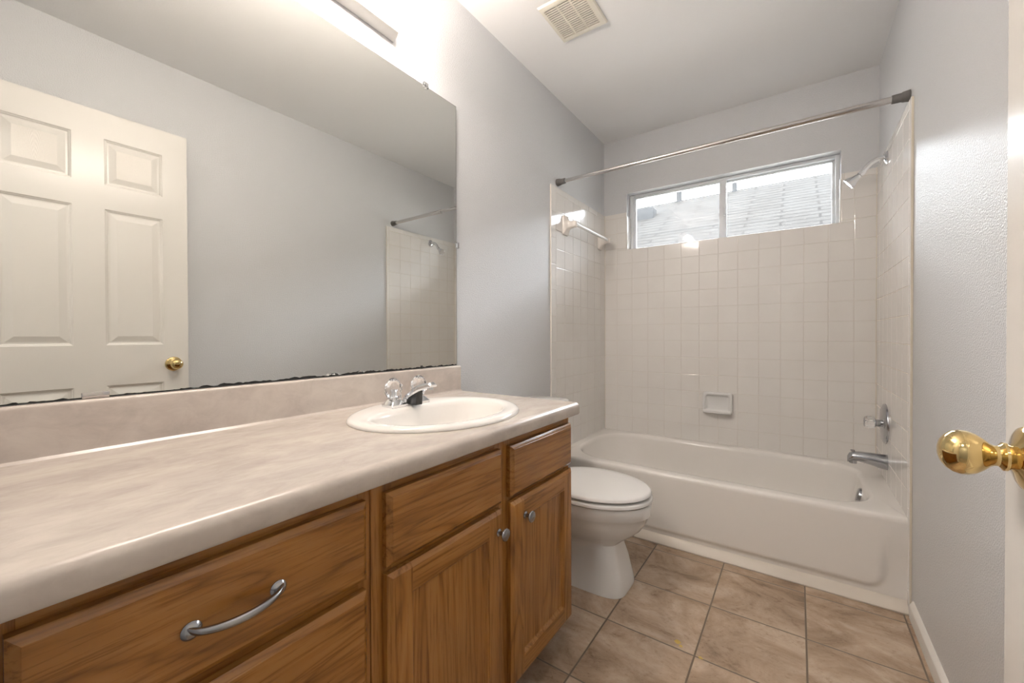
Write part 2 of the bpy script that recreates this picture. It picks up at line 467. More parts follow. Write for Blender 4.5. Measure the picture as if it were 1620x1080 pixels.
# window returns below the tile top are tiled: bullnose lining
b = MB().box(WX0-.0005, WX0+.005, -.0005, .10, WZ0, ZTOP-.03, .002).box(WX1-.005, WX1+.0005, -.0005, .10, WZ0, ZTOP-.03, .002).box(WX0, WX1, -.0015, .10, WZ0-.006, WZ0+.004, .002)
b.build('sill_tile', M_TILE, wb)
# left
YTL, YTR = -.737, -.750
ueL = [YTL] + [YTL + k*P for k in range(1, 7)] + [0]
YEL = -.795
def vtr(a, c, z0, z1, n=.152, off=0):
    out = []; z = z1
    first = True
    while z > z0+.004:
        e = max(z-(n if not first else n-off), z0); out.append((a, c, e, z)); z = e; first = False
    return out
tr = trim_row(YTL, 0, ZR[0], ZTOP) + vtr(YEL, YTL, .0, ZTOP)
ob = tile_panel('tile_field', wl, lambda u, z, h: Vector((h, u, z)), ueL, zed, None, tr); fix_normals_towards(ob, (1, 0, 0))
MB().box(XL, 0, YEL+.001, YB, .0, ZTOP-.001, .0015, 2).build('grout_bed', M_GROUT, wl, smooth=0)
ueR = [YTR] + [YTR + k*P for k in range(1, 7)] + [0]
YER = -.772
tr = trim_row(YTR, 0, ZR[0], ZTOP) + vtr(YER, YTR, .0, ZTOP)
ob = tile_panel('tile_field', wr, lambda u, z, h: Vector((W-h, u, z)), ueR, zed, None, tr); fix_normals_towards(ob, (-1, 0, 0))
MB().box(W, XR, YER+.001, YB, .0, ZTOP-.001, .0015, 2).build('grout_bed', M_CAULK, wr, smooth=0)
# caulk beads in the two corners
for nm, x0, x1, par in (('corner_bead', -.0005, .004, wl), ('corner_bead', W-.004, W+.0005, wr)):
    MB().box(x0, x1, -.004, .0005, ZBOT, ZTOP, .0015).build(nm, M_CAULK, par)

# ------------------------------------------------------------------ window
wn = thing('window_1', (.76, .10, 1.64), 'narrow white sliding window above the bathtub', 'window'); wn['kind'] = 'structure'
FY0, FY1 = .075, .135
b = MB()
b.box(WX0, WX0+.028, FY0, FY1, WZ0, WZ1, .002).box(WX1-.020, WX1, FY0, FY1, WZ0, WZ1, .002)
b.box(WX0+.028, WX1-.020, FY0, FY1, WZ1-.017, WZ1, .002).box(WX0+.028, WX1-.020, FY0, FY1, WZ0, WZ0+.012, .002)
b.build('window_frame', M_FRAMEW, wn)
def sash(x0, x1, y0, y1):
    z0, z1 = WZ0+.012, WZ1-.017; b = MB(); w_ = .014
    b.box(x0, x0+w_, y0, y1, z0, z1, .002).box(x1-w_, x1, y0, y1, z0, z1, .002)
    b.box(x0+w_, x1-w_, y0, y1, z1-.010, z1, .002).box(x0+w_, x1-w_, y0, y1, z0, z0+.008, .002)
    s_ = b.build('sash', M_FRAMEW, wn)
    g = MB().box(x0+w_, x1-w_, (y0+y1)/2-.0015, (y0+y1)/2+.0015, z0, z1).build('pane', M_GLASS, s_, smooth=0)
sash(WX0+.028, .782, .082, .100)
sash(.768, WX1-.020, .106, .124)
MB().box(.746, .786, .079, .104, WZ0+.010, WZ1-.016, .002).build('meeting_stile', M_FRAMEW, wn)
MB().box(.772, .784, .070, .080, 1.80, 1.86, .002).build('latch', M_FRAMEW, wn)

# ------------------------------------------------------------------ outside: neighbour's house, ground
def roof_pt(x, s, off=0):   # s along slope from eave
    d = Vector((0, cos(RAD(30)), sin(RAD(30)))); n = Vector((0, -sin(RAD(30)), cos(RAD(30))))
    return Vector((x, 3.3, 2.04)) + d*s + n*off
nh = thing('neighbour_house', (0, 3.3, -.4), 'neighbouring house with pale grey shingle roof seen through the window', 'house')
b = MB(); LS = 3.98
b.quad([roof_pt(-13, 0), roof_pt(12, 0), roof_pt(12, LS), roof_pt(-13, LS)])
b.quad([roof_pt(-13, 0, -.12), roof_pt(-13, LS, -.12), roof_pt(12, LS, -.12), roof_pt(12, 0, -.12)])
b.quad([roof_pt(-13, 0), roof_pt(-13, 0, -.12), roof_pt(12, 0, -.12), roof_pt(12, 0)])
rf = b.build('roof', M_SHING, None, smooth=0)
# lay the shingle texture along the slope: rebuild as a rotated object
bpy.data.objects.remove(rf)
b = MB().box(-13, 12, 0, LS, -.12, 0)
rf = b.build('roof', M_SHING, None, smooth=0); rf.parent = nh; rf.location = Vector((0, 3.3, 2.04)) - Vector(nh.location); rf.rotation_euler = (RAD(30), 0, 0)
b = MB().box(-12.6, 11.6, 3.75, 9.9, -.4, 2.0)
b.build('wall', M_SIDING, nh, smooth=0)
b = MB().box(-13, 12, 3.25, 3.29, 1.90, 2.05, .004).build('gutter', M_WHITEM, nh)
top = roof_pt(0, LS)
MB().loft([[Vector((x, top.y, top.z)), Vector((x, top.y+3.7, 2.04)), Vector((x, top.y+3.6, 1.95)), Vector((x, top.y, top.z-.12))] for x in (-13, 12)]).build('back_roof', M_SHING, nh, smooth=0)
M_ROOFM = simple('grey_roof_metal', (.027, .027, .027), .9); M_ROOFM.node_tree.nodes['Principled BSDF'].inputs['Specular IOR Level'].default_value = .05
def pipe(x, y, h, r=.045):
    z = 2.04 + (y-3.3)*math.tan(RAD(30))
    MB().lathe([(-.1, r), (h, r), (h, r*.8), (h-.05, r*.8)], (x, y, z), (0, 0, 1), 16).build('vent_pipe', M_ROOFM, nh)
pipe(-1.0, 6.70, .46, .06); pipe(.09, 6.68, .17, .05)
z = 2.04 + (5.9-3.3)*math.tan(RAD(30))
MB().box(-1.80, -1.30, 5.75, 6.05, z-.15, z+.16, .02).build('roof_vent', M_ROOFM, nh)
g = MB().box(-20, 20, YB+T+.02, 24, -.5, -.4).build('ground', M_SOIL, smooth=0); struct(g, 'bare ground outside below the window', 'ground')

# ------------------------------------------------------------------ bathtub
tub = thing('bathtub', (.75, -.38, 0), 'cream enamel alcove bathtub set below the window', 'bathtub')
TZ, TF = .350, -.772
rg = []
x0, x1, y0, y1 = .001, W-.001, TF, -.002
rg.append(rrect(x0, x1, y0, y1, .004, TZ-.05))
rg.append(rrect(x0, x1, y0, y1, .004, TZ-.022))
for a in (20, 45, 70, 90):
    o_ = .016*(1-cos(RAD(a))); rg.append(rrect(x0, x1, y0+o_, y1, .004, TZ-.016+.016*sin(RAD(a))))
IR = (.17, .23, .23, .17)
bx0, bx1, by0, by1 = .055, 1.415, -.700, -.050
def ib(d, z, ext=0): return rrect(bx0+d+ext, bx1-d, by0+d, by1-d, tuple(max(q-d*.6, .05) for q in IR), z)
rg.append(ib(-.014, TZ-.000)); rg.append(ib(-.005, TZ-.002)); rg.append(ib(.003, TZ-.009)); rg.append(ib(.008, TZ-.022)); rg.append(ib(.014, TZ-.06))
rg.append(ib(.030, .22, .03)); rg.append(ib(.050, .12, .08)); rg.append(ib(.075, .075, .12)); rg.append(ib(.115, .052, .14)); rg.append(ib(.20, .046, .12))
b = MB(); b.loft(rg, cap0=False, cap1=True)
# apron: softly raised field on the front face
nx, nz = 150, 40; grid = []
def sdf(x, z):
    cx, cz, hx, hz, r = .70, .50, .735, .440, .06
    dx, dz = abs(x-cx)-hx+r, abs(z-cz)-hz+r
    return math.hypot(max(dx, 0), max(dz, 0)) + min(max(dx, dz), 0) - r
for j in range(nz+1):
    z = 0.0 + (TZ-.05)*j/nz; row = []
    for i in range(nx+1):
        x = .001 + (W-.002)*(i/nx)
        s = sdf(x, z); t = min(max((.006 - s)/.022, 0), 1); t = t*t*(3-2*t)
        q = min(max((z-.12)/.18, 0), 1); q = q*q*(3-2*q)
        row.append(Vector((x, TF + .013*(1-t)*(1-q), z)))
    grid.append(row)
bm = bmesh.new(); V = [[bm.verts.new(p) for p in r] for r in grid]
for j in range(nz):
    for i in range(nx): bm.faces.new((V[j][i], V[j][i+1], V[j+1][i+1], V[j+1][i]))
b._merge(bm)
b.build('basin', M_TUB, tub, smooth=60)
MB().lathe([(0, .030), (.002, .031), (.004, .026), (.0045, .012)], (1.20, -.375, .0465), (0, 0, 1), 28).build('drain', M_CHROMED, tub)
# overflow plate on the faucet-end slope
on_, oa = Vector((-1, 0, .28)).normalized(), Vector((1.398, -.372, .288))
MB().lathe([(-.012, .033), (.004, .034), (.010, .030), (.012, .018), (.0125, 0)], oa, on_, 32).build('overflow_plate', M_CHROMED, tub)
# shoe strip along the foot of the apron
prof = [(0, 0), (-.028, 0), (-.030, .006), (-.026, .014), (-.012, .030), (-.004, .040), (0, .042)]
b = MB().loft([[Vector((x, TF+.014+py, pz)) for py, pz in prof] for x in (.002, W-.002)])
struct(b.build('trim_2', simple('cream_vinyl', (.70, .64, .56), .4)), 'cream caulked strip along the foot of the bathtub', 'trim')

# ------------------------------------------------------------------ soap dish
sd = thing('soap_dish', (.75, 0, .61), 'white ceramic soap dish on the tiled wall above the tub', 'soap dish')
cx, cz, hw, hh = .750, .606, .084, .068
def sq(hw, hh, y, r=.018): return [Vector((cx + p.x, y, cz + p.y)) for p in rrect(-hw, hw, -hh, hh, r, 0, 6, 2)]
R = [sq(hw, hh, -.0012), sq(hw, hh, -.018), sq(hw-.004, hh-.004, -.024), sq(hw-.010, hh-.010, -.026), sq(hw-.016, hh-.016, -.024), sq(hw-.020, hh-.020, -.012, .012), sq(hw-.03, hh-.03, -.006, .01)]
b = MB().loft(R, cap0=True, cap1=True); b.build('plate', M_CERW, sd, 60)
# projecting lower tray lip
pr_ = [(-.004, 0), (-.052, .004), (-.060, .010), (-.060, .022), (-.054, .026), (-.046, .018), (-.012, .014), (-.004, .016)]
b = MB().loft([[Vector((cx + sx*(hw-.006), py*(1 if abs(sx) < .8 else .72), cz-hh+.002+pz)) for py, pz in pr_] for sx in (-1, -.94, -.5, 0, .5, .94, 1)])
b.build('tray_lip', M_CERW, sd, 50)

# ------------------------------------------------------------------ towel bar
tb = thing('towel_bar', (0, -.365, 1.70), 'white ceramic towel bar on the tiles left of the window', 'towel bar')
for yy in (-.628, -.102):
    b = MB(); rr = []
    for x, hy, hz, r in ((.0012, .033, .058, .012), (.010, .033, .058, .012), (.016, .028, .050, .014), (.024, .020, .032, .012), (.038, .016, .022, .010), (.056, .015, .019, .010), (.078, .015, .019, .010), (.083, .010, .014, .008)):
        rr.append([Vector((x, yy+p.x, 1.700+p.y)) for p in rrect(-hy, hy, -hz, hz, r, 0, 6, 2)])
    b.loft(rr).build('post', M_CERAM, tb, 50)
MB().tube([(.064, -.628, 1.705), (.064, -.102, 1.705)], .0105, 24).build('bar', M_CERW, tb)

# ------------------------------------------------------------------ shower rod
sr = thing('shower_rod', (.75, -.706, 1.94), 'chrome tension shower rod spanning the tub alcove', 'shower rod')
yr, zl, zr = -.706, 1.9405, 1.9395
def rp(x): return Vector((x, yr, zl + (zr-zl)*(x/W)))
MB().tube([rp(XL+.035), rp(.97)], .0105, 28).build('inner_tube', M_STEEL, sr)
MB().tube([rp(.96), rp(.965), rp(XR-.035)], [.0125, .0128, .0128], 28).build('outer_tube', M_STEEL, sr)
for xa, sg in ((XL+.0005, 1), (XR-.0005, -1)):
    MB().lathe([(0, .021), (.003, .021), (.022, .0185), (.024, .0165), (.052, .0155), (.053, .0125)], rp(xa), (sg, 0, 0), 28).build('rubber_end', M_RUBBER, sr)

# ------------------------------------------------------------------ shower head, valve, spout
sh = thing('wall_shower', (W, -.300, 1.855), 'chrome shower head on a bent arm above the tub spout', 'shower head')
sy = -.300
MB().lathe([(.0015, .030), (.004, .030), (.009, .024), (.014, .012), (.0145, .009)], (W, sy, 1.852), (-1, 0, 0), 32).build('flange', M_CHROME, sh)
pts = []
for i in range(15):
    t = i/14; pts.append((W - .002 - .088*t, sy, 1.852 + .004*sin(t*pi) - .050*t**2.8))
MB().tube(pts, .0112, 20).build('arm', M_CHROME, sh)
d = Vector((-.78, 0, -.68)).normalized(); p0 = Vector(pts[-1])
MB().lathe([(-.010, .011), (.004, .013), (.012, .0125), (.014, .010), (.020, .012), (.036, .0175), (.056, .0255), (.066, .0275), (.069, .027), (.070, .023), (.068, .021), (.067, 0)], p0, d, 36,
           faceted=lambda j: 1 + .012*cos(j*2*pi/4)).build('head', M_CHROME, sh)
tv = thing('tub_valve', (W, -.287, .618), 'round chrome tub valve plate with clear acrylic knob', 'shower valve')
MB().lathe([(.0015, .092), (.006, .092), (.011, .088), (.013, .080), (.0145, .077), (.0165, .060), (.020, .030), (.021, .019)], (W, -.287, .618), (-1, 0, 0), 56).build('plate', M_CHROMED, tv)
MB().lathe([(.018, .017), (.036, .017), (.037, .013), (.044, .013)], (W, -.287, .618), (-1, 0, 0), 28).build('stem', M_CHROMED, tv)
MB().lathe([(.038, .019), (.041, .024), (.050, .028), (.068, .0285), (.077, .024), (.080, .016), (.0805, 0)], (W, -.287, .618), (-1, 0, 0), 48,
           faceted=lambda j: 1 - .07*(j % 6 in (0,)) ).build('knob', M_ACRYL, tv, smooth=25)
ts = thing('tub_spout', (W, -.330, .446), 'dull chrome tub spout with lift diverter', 'tub spout')
rr = []
for x, zc, ry, rz in ((W-.0015, .448, .031, .035), (W-.02, .449, .031, .0335), (W-.06, .455, .028, .028), (W-.10, .459, .024, .023), (W-.122, .457, .022, .0225), (W-.136, .451, .019, .0215), (W-.143, .443, .012, .015)):
    rr.append([Vector((x, -.330 + ry*cos(2*pi*j/28), zc + rz*sin(2*pi*j/28))) for j in range(28)])
b = MB().loft(rr)
b.lathe([(0, .0150), (.018, .0145), (.018, .010), (.010, .010)], (W-.122, -.330, .443), (0, 0, -1), 24)
b.build('body', M_CHROMED, ts, 50)
MB().lathe([(0, .0035), (.012, .0035), (.0125, .0085), (.016, .009), (.0175, .006), (.018, 0)], (W-.124, -.330, .470), (0, 0, 1), 20).build('diverter', M_CHROMED, ts)

# ------------------------------------------------------------------ toilet
to = thing('toilet', (.36, -1.21, 0), 'white ceramic toilet with closed lid beside the oak vanity', 'toilet')
TY = -1.215
def egg(xb, xf, hw, z, n=56, e=2.0, pf=1.0):
    """ring with its widest point 40% from the front"""
    xc = xb + (xf-xb)*.46; out = []
    for j in range(n):
        a = 2*pi*j/n; c, s = cos(a), sin(a)
        rx = (xf-xc) if c > 0 else (xc-xb)
        k = 2/e
        out.append(Vector((xc + rx*math.copysign(abs(c)**k, c), TY + hw*math.copysign(abs(s)**k, s), z)))
    return out
rings = [egg(.20, .603, .116, .0, e=4.6), egg(.20, .603, .116, .010, e=4.6), egg(.205, .597, .111, .030, e=5.2), egg(.21, .578, .099, .11, e=5.6), egg(.21, .562, .090, .165, e=4.8),
         egg(.20, .562, .092, .182, e=3.2), egg(.18, .582, .106, .198, e=2.5), egg(.16, .614, .130, .222, e=2.3), egg(.13, .648, .156, .252, e=2.2), egg(.11, .668, .171, .285, e=2.15), egg(.10, .677, .178, .311, e=2.1),
         egg(.095, .684, .183, .316, e=2.1), egg(.095, .686, .185, .356, e=2.1), egg(.10, .682, .182, .362, e=2.1), egg(.2, .62, .13, .362, e=2.1)]
b = MB().loft(rings)
b.box(.03, .26, TY-.11, TY+.11, .16, .362, .02, 3)
b.build('bowl', M_CERW, to, 50)
def slab(xb, xf, hw, z0, z1, r=.008, dome=0):
    R = [egg(xb+r, xf-r, hw-r, z0), egg(xb, xf, hw, z0+r*.7)]
    for a in (0, 30, 60, 85):
        R.append(egg(xb+r*(1-cos(RAD(a))), xf-r*(1-cos(RAD(a))), hw-r*(1-cos(RAD(a))), z1-r+r*sin(RAD(a))))
    if dome: R += [egg(xb+.05, xf-.05, hw-.05, z1+dome*.7), egg(xb+.12, xf-.12, hw-.12, z1+dome)]
    return MB().loft(R)
slab(.235, .690, .188, .366, .385, .008).build('seat', M_SEAT, to, 50)
slab(.225, .686, .187, .3885, .409, .012, .005).build('lid', M_SEAT, to, 50)
for s_ in (-1, 1): MB().lathe([(-.025, .010), (.025, .010)], (.232, TY+s_*.075, .392), (0, 1, 0), 16).build('hinge', M_SEAT, to)
b = MB(); hw = .215
rr = []
for z, dx, dy in ((.355, .022, .022), (.385, .010, .012), (.42, .004, .006), (.55, 0, 0), (.685, 0, 0)):
    rr.append(rrect(.004+0, .215-dx, TY-hw+dy, TY+hw-dy, .03, z, 8, 3))
b.loft(rr).build('tank', M_CERW, to, 50)
rr = [rrect(.0, .226, TY-hw-.012, TY+hw+.012, .03, z, 8, 3) for z in (.686, .690, .704)] + [rrect(.004, .222, TY-hw-.008, TY+hw+.008, .03, .713, 8, 3), rrect(.014, .212, TY-hw+.002, TY+hw-.002, .03, .717, 8, 3)]
MB().loft(rr).build('tank_lid', M_CERW, to, 50)
b = MB().lathe([(0, .012), (.008, .012), (.010, .006), (.018, .006)], (.215, TY-.15, .645), (1, 0, 0), 20); b.tube([(.230, TY-.15, .645), (.233, TY-.12, .642), (.233, TY-.075, .636)], [.006, .006, .0075], 14)
b.build('flush_lever', M_CHROME, to)

# ------------------------------------------------------------------ vanity cabinets
XF = .527            # face-frame front
def door_front(name, parent, y0, y1, z0, z1):
    """recessed-panel door: bevelled outer edge, stiles, rails and a flat panel"""
    xb, xf, s = XF+.0005, XF+.020, .056; e = .009
    root = MB().box(xb, xb+.006, y0+.012, y1-.012, z0+.012, z1-.012).build(name, M_OAKV, parent, smooth=0)
    def bar(a0, a1, c0, c1, mat, nm, outer):
        # outer: which sides carry the chamfer (y0,y1,z0,z1)
        iy0, iy1, iz0, iz1 = [e if q else 0 for q in outer]
        ry0, ry1, rz0, rz1 = [0 if q else 1 for q in outer]
        b = bmesh.new()
        back = [(xb, a0, c0), (xb, a1, c0), (xb, a1, c1), (xb, a0, c1)]
        mid = [(xf-e*.75, a0, c0), (xf-e*.75, a1, c0), (xf-e*.75, a1, c1), (xf-e*.75, a0, c1)]
        m2 = [(xf-.0018, a0+iy0*.75, c0+iz0*.75), (xf-.0018, a1-iy1*.75, c0+iz0*.75), (xf-.0018, a1-iy1*.75, c1-iz1*.75), (xf-.0018, a0+iy0*.75, c1-iz1*.75)]
        fr = [(xf, a0+iy0, c0+iz0), (xf, a1-iy1, c0+iz0), (xf, a1-iy1, c1-iz1), (xf, a0+iy0, c1-iz1)]
        x = MB(); x.loft([[Vector(p) for p in q] for q in (back, mid, m2, fr)])
        b.free(); return x.build(nm, mat, root, smooth=20)
    bar(y0, y0+s, z0, z1, M_OAKV, 'stile', (1, 0, 1, 1)); bar(y1-s, y1, z0, z1, M_OAKV, 'stile', (0, 1, 1, 1))
    bar(y0+s, y1-s, z1-s, z1, M_OAKH, 'rail', (0, 0, 0, 1)); bar(y0+s, y1-s, z0, z0+s, M_OAKH, 'rail', (0, 0, 1, 0))
    # panel with small sloping moulding round it
    x = MB(); q = .007
    R = []
    for xx, ins in ((xf-.001, 0), (xf-.004, .004), (xf-.0085, q), (xf-.0095, q+.002), (xf-.0095, .02)):
        R.append([Vector((xx, yy, zz)) for yy, zz in ((y0+s+ins, z0+s+ins), (y1-s-ins, z0+s+ins), (y1-s-ins, z1-s-ins), (y0+s+ins, z1-s-ins))])
    x.loft(R, cap0=False, cap1=True); x.build('panel', M_OAKV, root, smooth=0)
    return root
def slab_front(name, parent, y0, y1, z0, z1):
    xb, xf, e = XF+.0005, XF+.020, .010
    def rc(x, i): return [Vector((x, yy, zz)) for yy, zz in ((y0+i, z0+i), (y1-i, z0+i), (y1-i, z1-i), (y0+i, z1-i))]
    return MB().loft([rc(xb, 0), rc(xf-.008, 0), rc(xf-.003, .0055), rc(xf-.0015, .0085), rc(xf, e)]).build(name, M_OAKH, parent, smooth=20)
def knob(parent, y, z):
    MB().lathe([(0, .0095), (.002, .0095), (.005, .0055), (.012, .0045), (.016, .006), (.019, .0135), (.022, .0155), (.0245, .0145), (.0265, .009), (.027, 0)], (XF+.0195, y, z), (1, 0, 0), 32).build('knob', M_PEWTER, parent)
def handle(parent, y0, y1, z):
    x = XF+.0195; b = MB()
    for yy, s in ((y0, 1), (y1, -1)):
        b.lathe([(0, .011), (.0025, .0115), (.005, .0095), (.0085, .005)], (x, yy, z), (1, 0, 0), 24)
    pts, rad = [], []
    n = 24
    for i in range(n+1):
        t = i/n; y = y0 + (y1-y0)*t
        o_ = sin(pi*t)**.55*.026 + .003
        pts.append((x+o_, y, z - .0*sin(2*pi*t)))
        rad.append((.0042 + .0012*sin(pi*t), .0060 - .0010*sin(pi*t) + .003*(1-sin(pi*t))**3))
    b.tube(pts, rad, 16)
    b.build('handle', M_PEWTER, parent)
CB, CT = .085, .7695      # cabinet box bottom and top
def cabinet(name, ya, yb, label):
    c = thing(name, (.26, (ya+yb)/2, 0), label, 'cabinet')
    b = MB(); b.box(XL+.002, XF-.019, ya+.0005, ya+.018, CB, CT).box(XL+.002, XF-.019, yb-.018, yb-.0005, CB, CT).box(XL+.002, XF-.019, ya+.018, yb-.018, CB, CB+.016).box(XL+.002, XL+.010, ya+.018, yb-.018, CB+.016, CT)
    b.build('carcass', M_OAKV, c, smooth=0)
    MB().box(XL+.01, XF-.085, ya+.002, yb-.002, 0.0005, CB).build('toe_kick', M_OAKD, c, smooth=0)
    return c
# sink base
sb = cabinet('sink_cabinet', -2.3865, -1.6075, 'oak sink cabinet with two doors under the basin')
b = MB(); x0, x1 = XF-.019, XF
for ya_, yb2 in ((-2.386, -2.34), (-2.0185, -1.9505), (-1.6425, -1.6075)): MB().box(x0, x1, ya_, yb2, CB, CT, .0006, 1).build('frame_stile', M_OAKV, sb, smooth=20)
b = MB()
for (z0, z1) in ((CT-.035, CT), (.586, .623), (CB, CB+.030)):
    MB().box(x0+.0004, x1-.0004, -2.34, -1.6425, z0, z1).build('cross_rail', M_OAKH, sb, smooth=0)
slab_front('drawer_front', sb, -2.361, -2.006, .606, .7445)
slab_front('drawer_front', sb, -1.966, -1.618, .606, .7430)
d1 = door_front('door', sb, -2.361, -2.008, .098, .5925); knob(d1, -2.026, .540)
d2 = door_front('door', sb, -1.966, -1.618, .098, .5925); knob(d2, -1.905, .541)
# drawer base
db = cabinet('drawer_cabinet', -2.833, -2.3875, 'oak drawer cabinet under the long end of the countertop')
for ya_, yb2 in ((-2.832, -2.795), (-2.413, -2.3875)): MB().box(x0, x1, ya_, yb2, CB, CT, .0006, 1).build('frame_stile', M_OAKV, db, smooth=20)
b = MB()
for (z0, z1) in ((CT-.035, CT), (.582, .613), (.360, .385), (CB, CB+.03)): MB().box(x0+.0004, x1-.0004, -2.795, -2.413, z0, z1).build('cross_rail', M_OAKH, db, smooth=0)
for i, (z0, z1) in enumerate(((.606, .7455), (.372, .588), (.098, .354))):
    q = slab_front('drawer', db, -2.803, -2.4035, z0, z1); handle(q, -2.659, -2.556, (.672, .49, .24)[i])
# hinge barrels on the outer edge of the right door
for zz in (.53, .17):
    MB().lathe([(-.02, .004), (.02, .004)], (XF+.004, -1.6150, zz), (0, 0, 1), 12).build('hinge', M_PEWTER, d2)

# ------------------------------------------------------------------ countertop with backsplash
CZ, CTH, CE, CXF = .8085, .039, -1.590, .560
ct = thing('countertop', (.26, -2.2, CZ), 'long mottled beige laminate countertop with rounded front edge', 'countertop')
SCX, SCY = .300, -1.990
# profile in x-z swept along y, then a hole for the basin is cut by building the top as a ring-lofted sheet
def hole_ring(a, bb, z, n=96): return [Vector((SCX + bb*cos(2*pi*j/n), SCY + a*sin(2*pi*j/n), z)) for j in range(n)]
yA, yB_ = YF+.001, CE
# flat top around the hole
xa, xb_ = .012, CXF-.022
n = 96; out = []
ys0, ys1 = SCY-.30, SCY+.30
for j in range(n):
    a = 2*pi*j/n; c, s = cos(a), sin(a)
    k = min((xb_-SCX)/c if c > 1e-9 else 1e9, (xa-SCX)/c if c < -1e-9 else 1e9, (ys1-SCY)/s if s > 1e-9 else 1e9, (ys0-SCY)/s if s < -1e-9 else 1e9)
    out.append(Vector((SCX+c*k, SCY+s*k, CZ)))
b = MB()
b.loft([out, hole_ring(.235, .195, CZ), hole_ring(.235, .195, CZ-.03)], cap0=False, cap1=False)
for (a0, a1) in ((yA, ys0), (ys1, yB_)):
    b.quad([(xa, a0, CZ), (xb_, a0, CZ), (xb_, a1, CZ), (xa, a1, CZ)])
# corners between polygon cut and rectangle
for cx_, cy_ in ((xa, ys0), (xb_, ys0), (xa, ys1), (xb_, ys1)):
    ang = math.atan2(cy_-SCY, cx_-SCX) % (2*pi); j = int(ang/(2*pi/n)); p, q = out[j % n], out[(j+1) % n]
    b.quad([p, (cx_, cy_, CZ), q])
# bullnose front + underside + wall side cove up to the backsplash
prof = [(xb_, CZ)]
for a in range(90, -1, -10): prof.append((CXF-.016+.016*cos(RAD(a)), CZ-.016+.016*sin(RAD(a))))
prof += [(CXF, CZ-CTH+.005), (CXF-.004, CZ-CTH), (CXF-.022, CZ-CTH), (CXF-.022, CZ-CTH+.014)]
b.loft([[Vector((px, yy, pz)) for px, pz in prof] for yy in (yA, yB_)], cap0=False, cap1=False, closed=False)
# end faces
for yy in (yA, yB_):
    pts = [Vector((xa, yy, CZ))] + [Vector((px, yy, pz)) for px, pz in prof] + [Vector((XL+.001, yy, CZ-CTH+.014)), Vector((XL+.001, yy, CZ))]
    if yy == yA: pts.reverse()
    b.bm.faces.new([b.bm.verts.new(p) for p in pts])
bmesh.ops.remove_doubles(b.bm, verts=b.bm.verts, dist=1e-5)
bmesh.ops.recalc_face_normals(b.bm, faces=b.bm.faces)
b.build('worktop', M_LAM, ct, 40)
bp_ = [(XL+.001, CZ-.02), (XL+.001, .9095), (.004, .9115)]
for a in (80, 55, 30, 5): bp_.append((.010+.008*cos(RAD(a)), .9035+.008*sin(RAD(a))))
bp_ += [(.018, CZ+.012), (.0195, CZ+.005), (.024, CZ+.001), (.026, CZ-.001), (.012, CZ-.02)]
b = MB().loft([[Vector((px, yy, pz)) for px, pz in bp_] for yy in (yA, CE+.006)])
b.build('backsplash', M_LAM, ct, 35)

# ------------------------------------------------------------------ sink
sk = thing('sink', (SCX, SCY, CZ), 'oval cream drop-in sink near the far end of the countertop', 'sink')
def oval(bf, bb, a, z, cx=SCX, cy=SCY, n=96, eb=2.0):
    o = []
    for j in range(n):
        t = 2*pi*j/n; c, s = cos(t), sin(t)
        if c >= 0: x = cx + bf*c; y = cy + a*s
        else:
            k = 2/eb; x = cx - bb*abs(c)**k; y = cy + a*math.copysign(abs(s)**k, s)
        o.append(Vector((x, y, z)))
    return o
R = [oval(.222, .222, .262, CZ+.0005), oval(.2225, .2225, .2625, CZ+.0035), oval(.219, .219, .259, CZ+.0085), oval(.212, .212, .252, CZ+.0120), oval(.204, .204, .244, CZ+.0130),
     oval(.190, .150, .236, CZ+.0122, eb=2.2), oval(.178, .112, .222, CZ+.0105, eb=2.5), oval(.172, .104, .215, CZ+.006, eb=2.5), oval(.165, .099, .208, CZ-.005, eb=2.5), oval(.152, .094, .195, CZ-.045, eb=2.5), oval(.130, .084, .165, CZ-.085, eb=2.3),
     oval(.095, .062, .115, CZ-.115), oval(.05, .04, .06, CZ-.128), oval(.02, .02, .02, CZ-.131)]
b = MB().loft(R, cap0=False, cap1=True)
b.build('basin', M_SINK, sk, 60)
MB().lathe([(0, .021), (.002, .022), (.004, .018), (.003, .012), (.0035, 0)], (SCX+.005, SCY, CZ-.1318), (0, 0, 1), 28).build('drain', M_CHROME, sk)

# ------------------------------------------------------------------ faucet
ZF = CZ+.0155
fa = thing('faucet', (.155, SCY+.002, ZF), 'chrome basin faucet with two clear acrylic knobs', 'faucet')
FYC = -1.987
b = MB()
def trap(y0, y1, x0, x1, h, ins):
    R = [rrect(x0, x1, y0, y1, .004, ZF-.0045, 3, 1), rrect(x0, x1, y0, y1, .004, ZF+.003, 3, 1), rrect(x0+ins, x1-ins, y0+ins*1.1, y1-ins*1.1, .004, ZF+h-.002, 3, 1), rrect(x0+ins+.002, x1-ins-.002, y0+ins*1.1+.002, y1-ins*1.1-.002, .003, ZF+h, 3, 1)]
    b.loft(R)
trap(FYC-.0755, FYC-.022, .130, .182, .0185, .010); trap(FYC+.022, FYC+.0755, .130, .182, .0185, .010)
b.box(.133, .178, FYC-.030, FYC+.030, ZF-.0045, ZF+.008, .002)
b.build('base', M_CHROME, fa, 25)
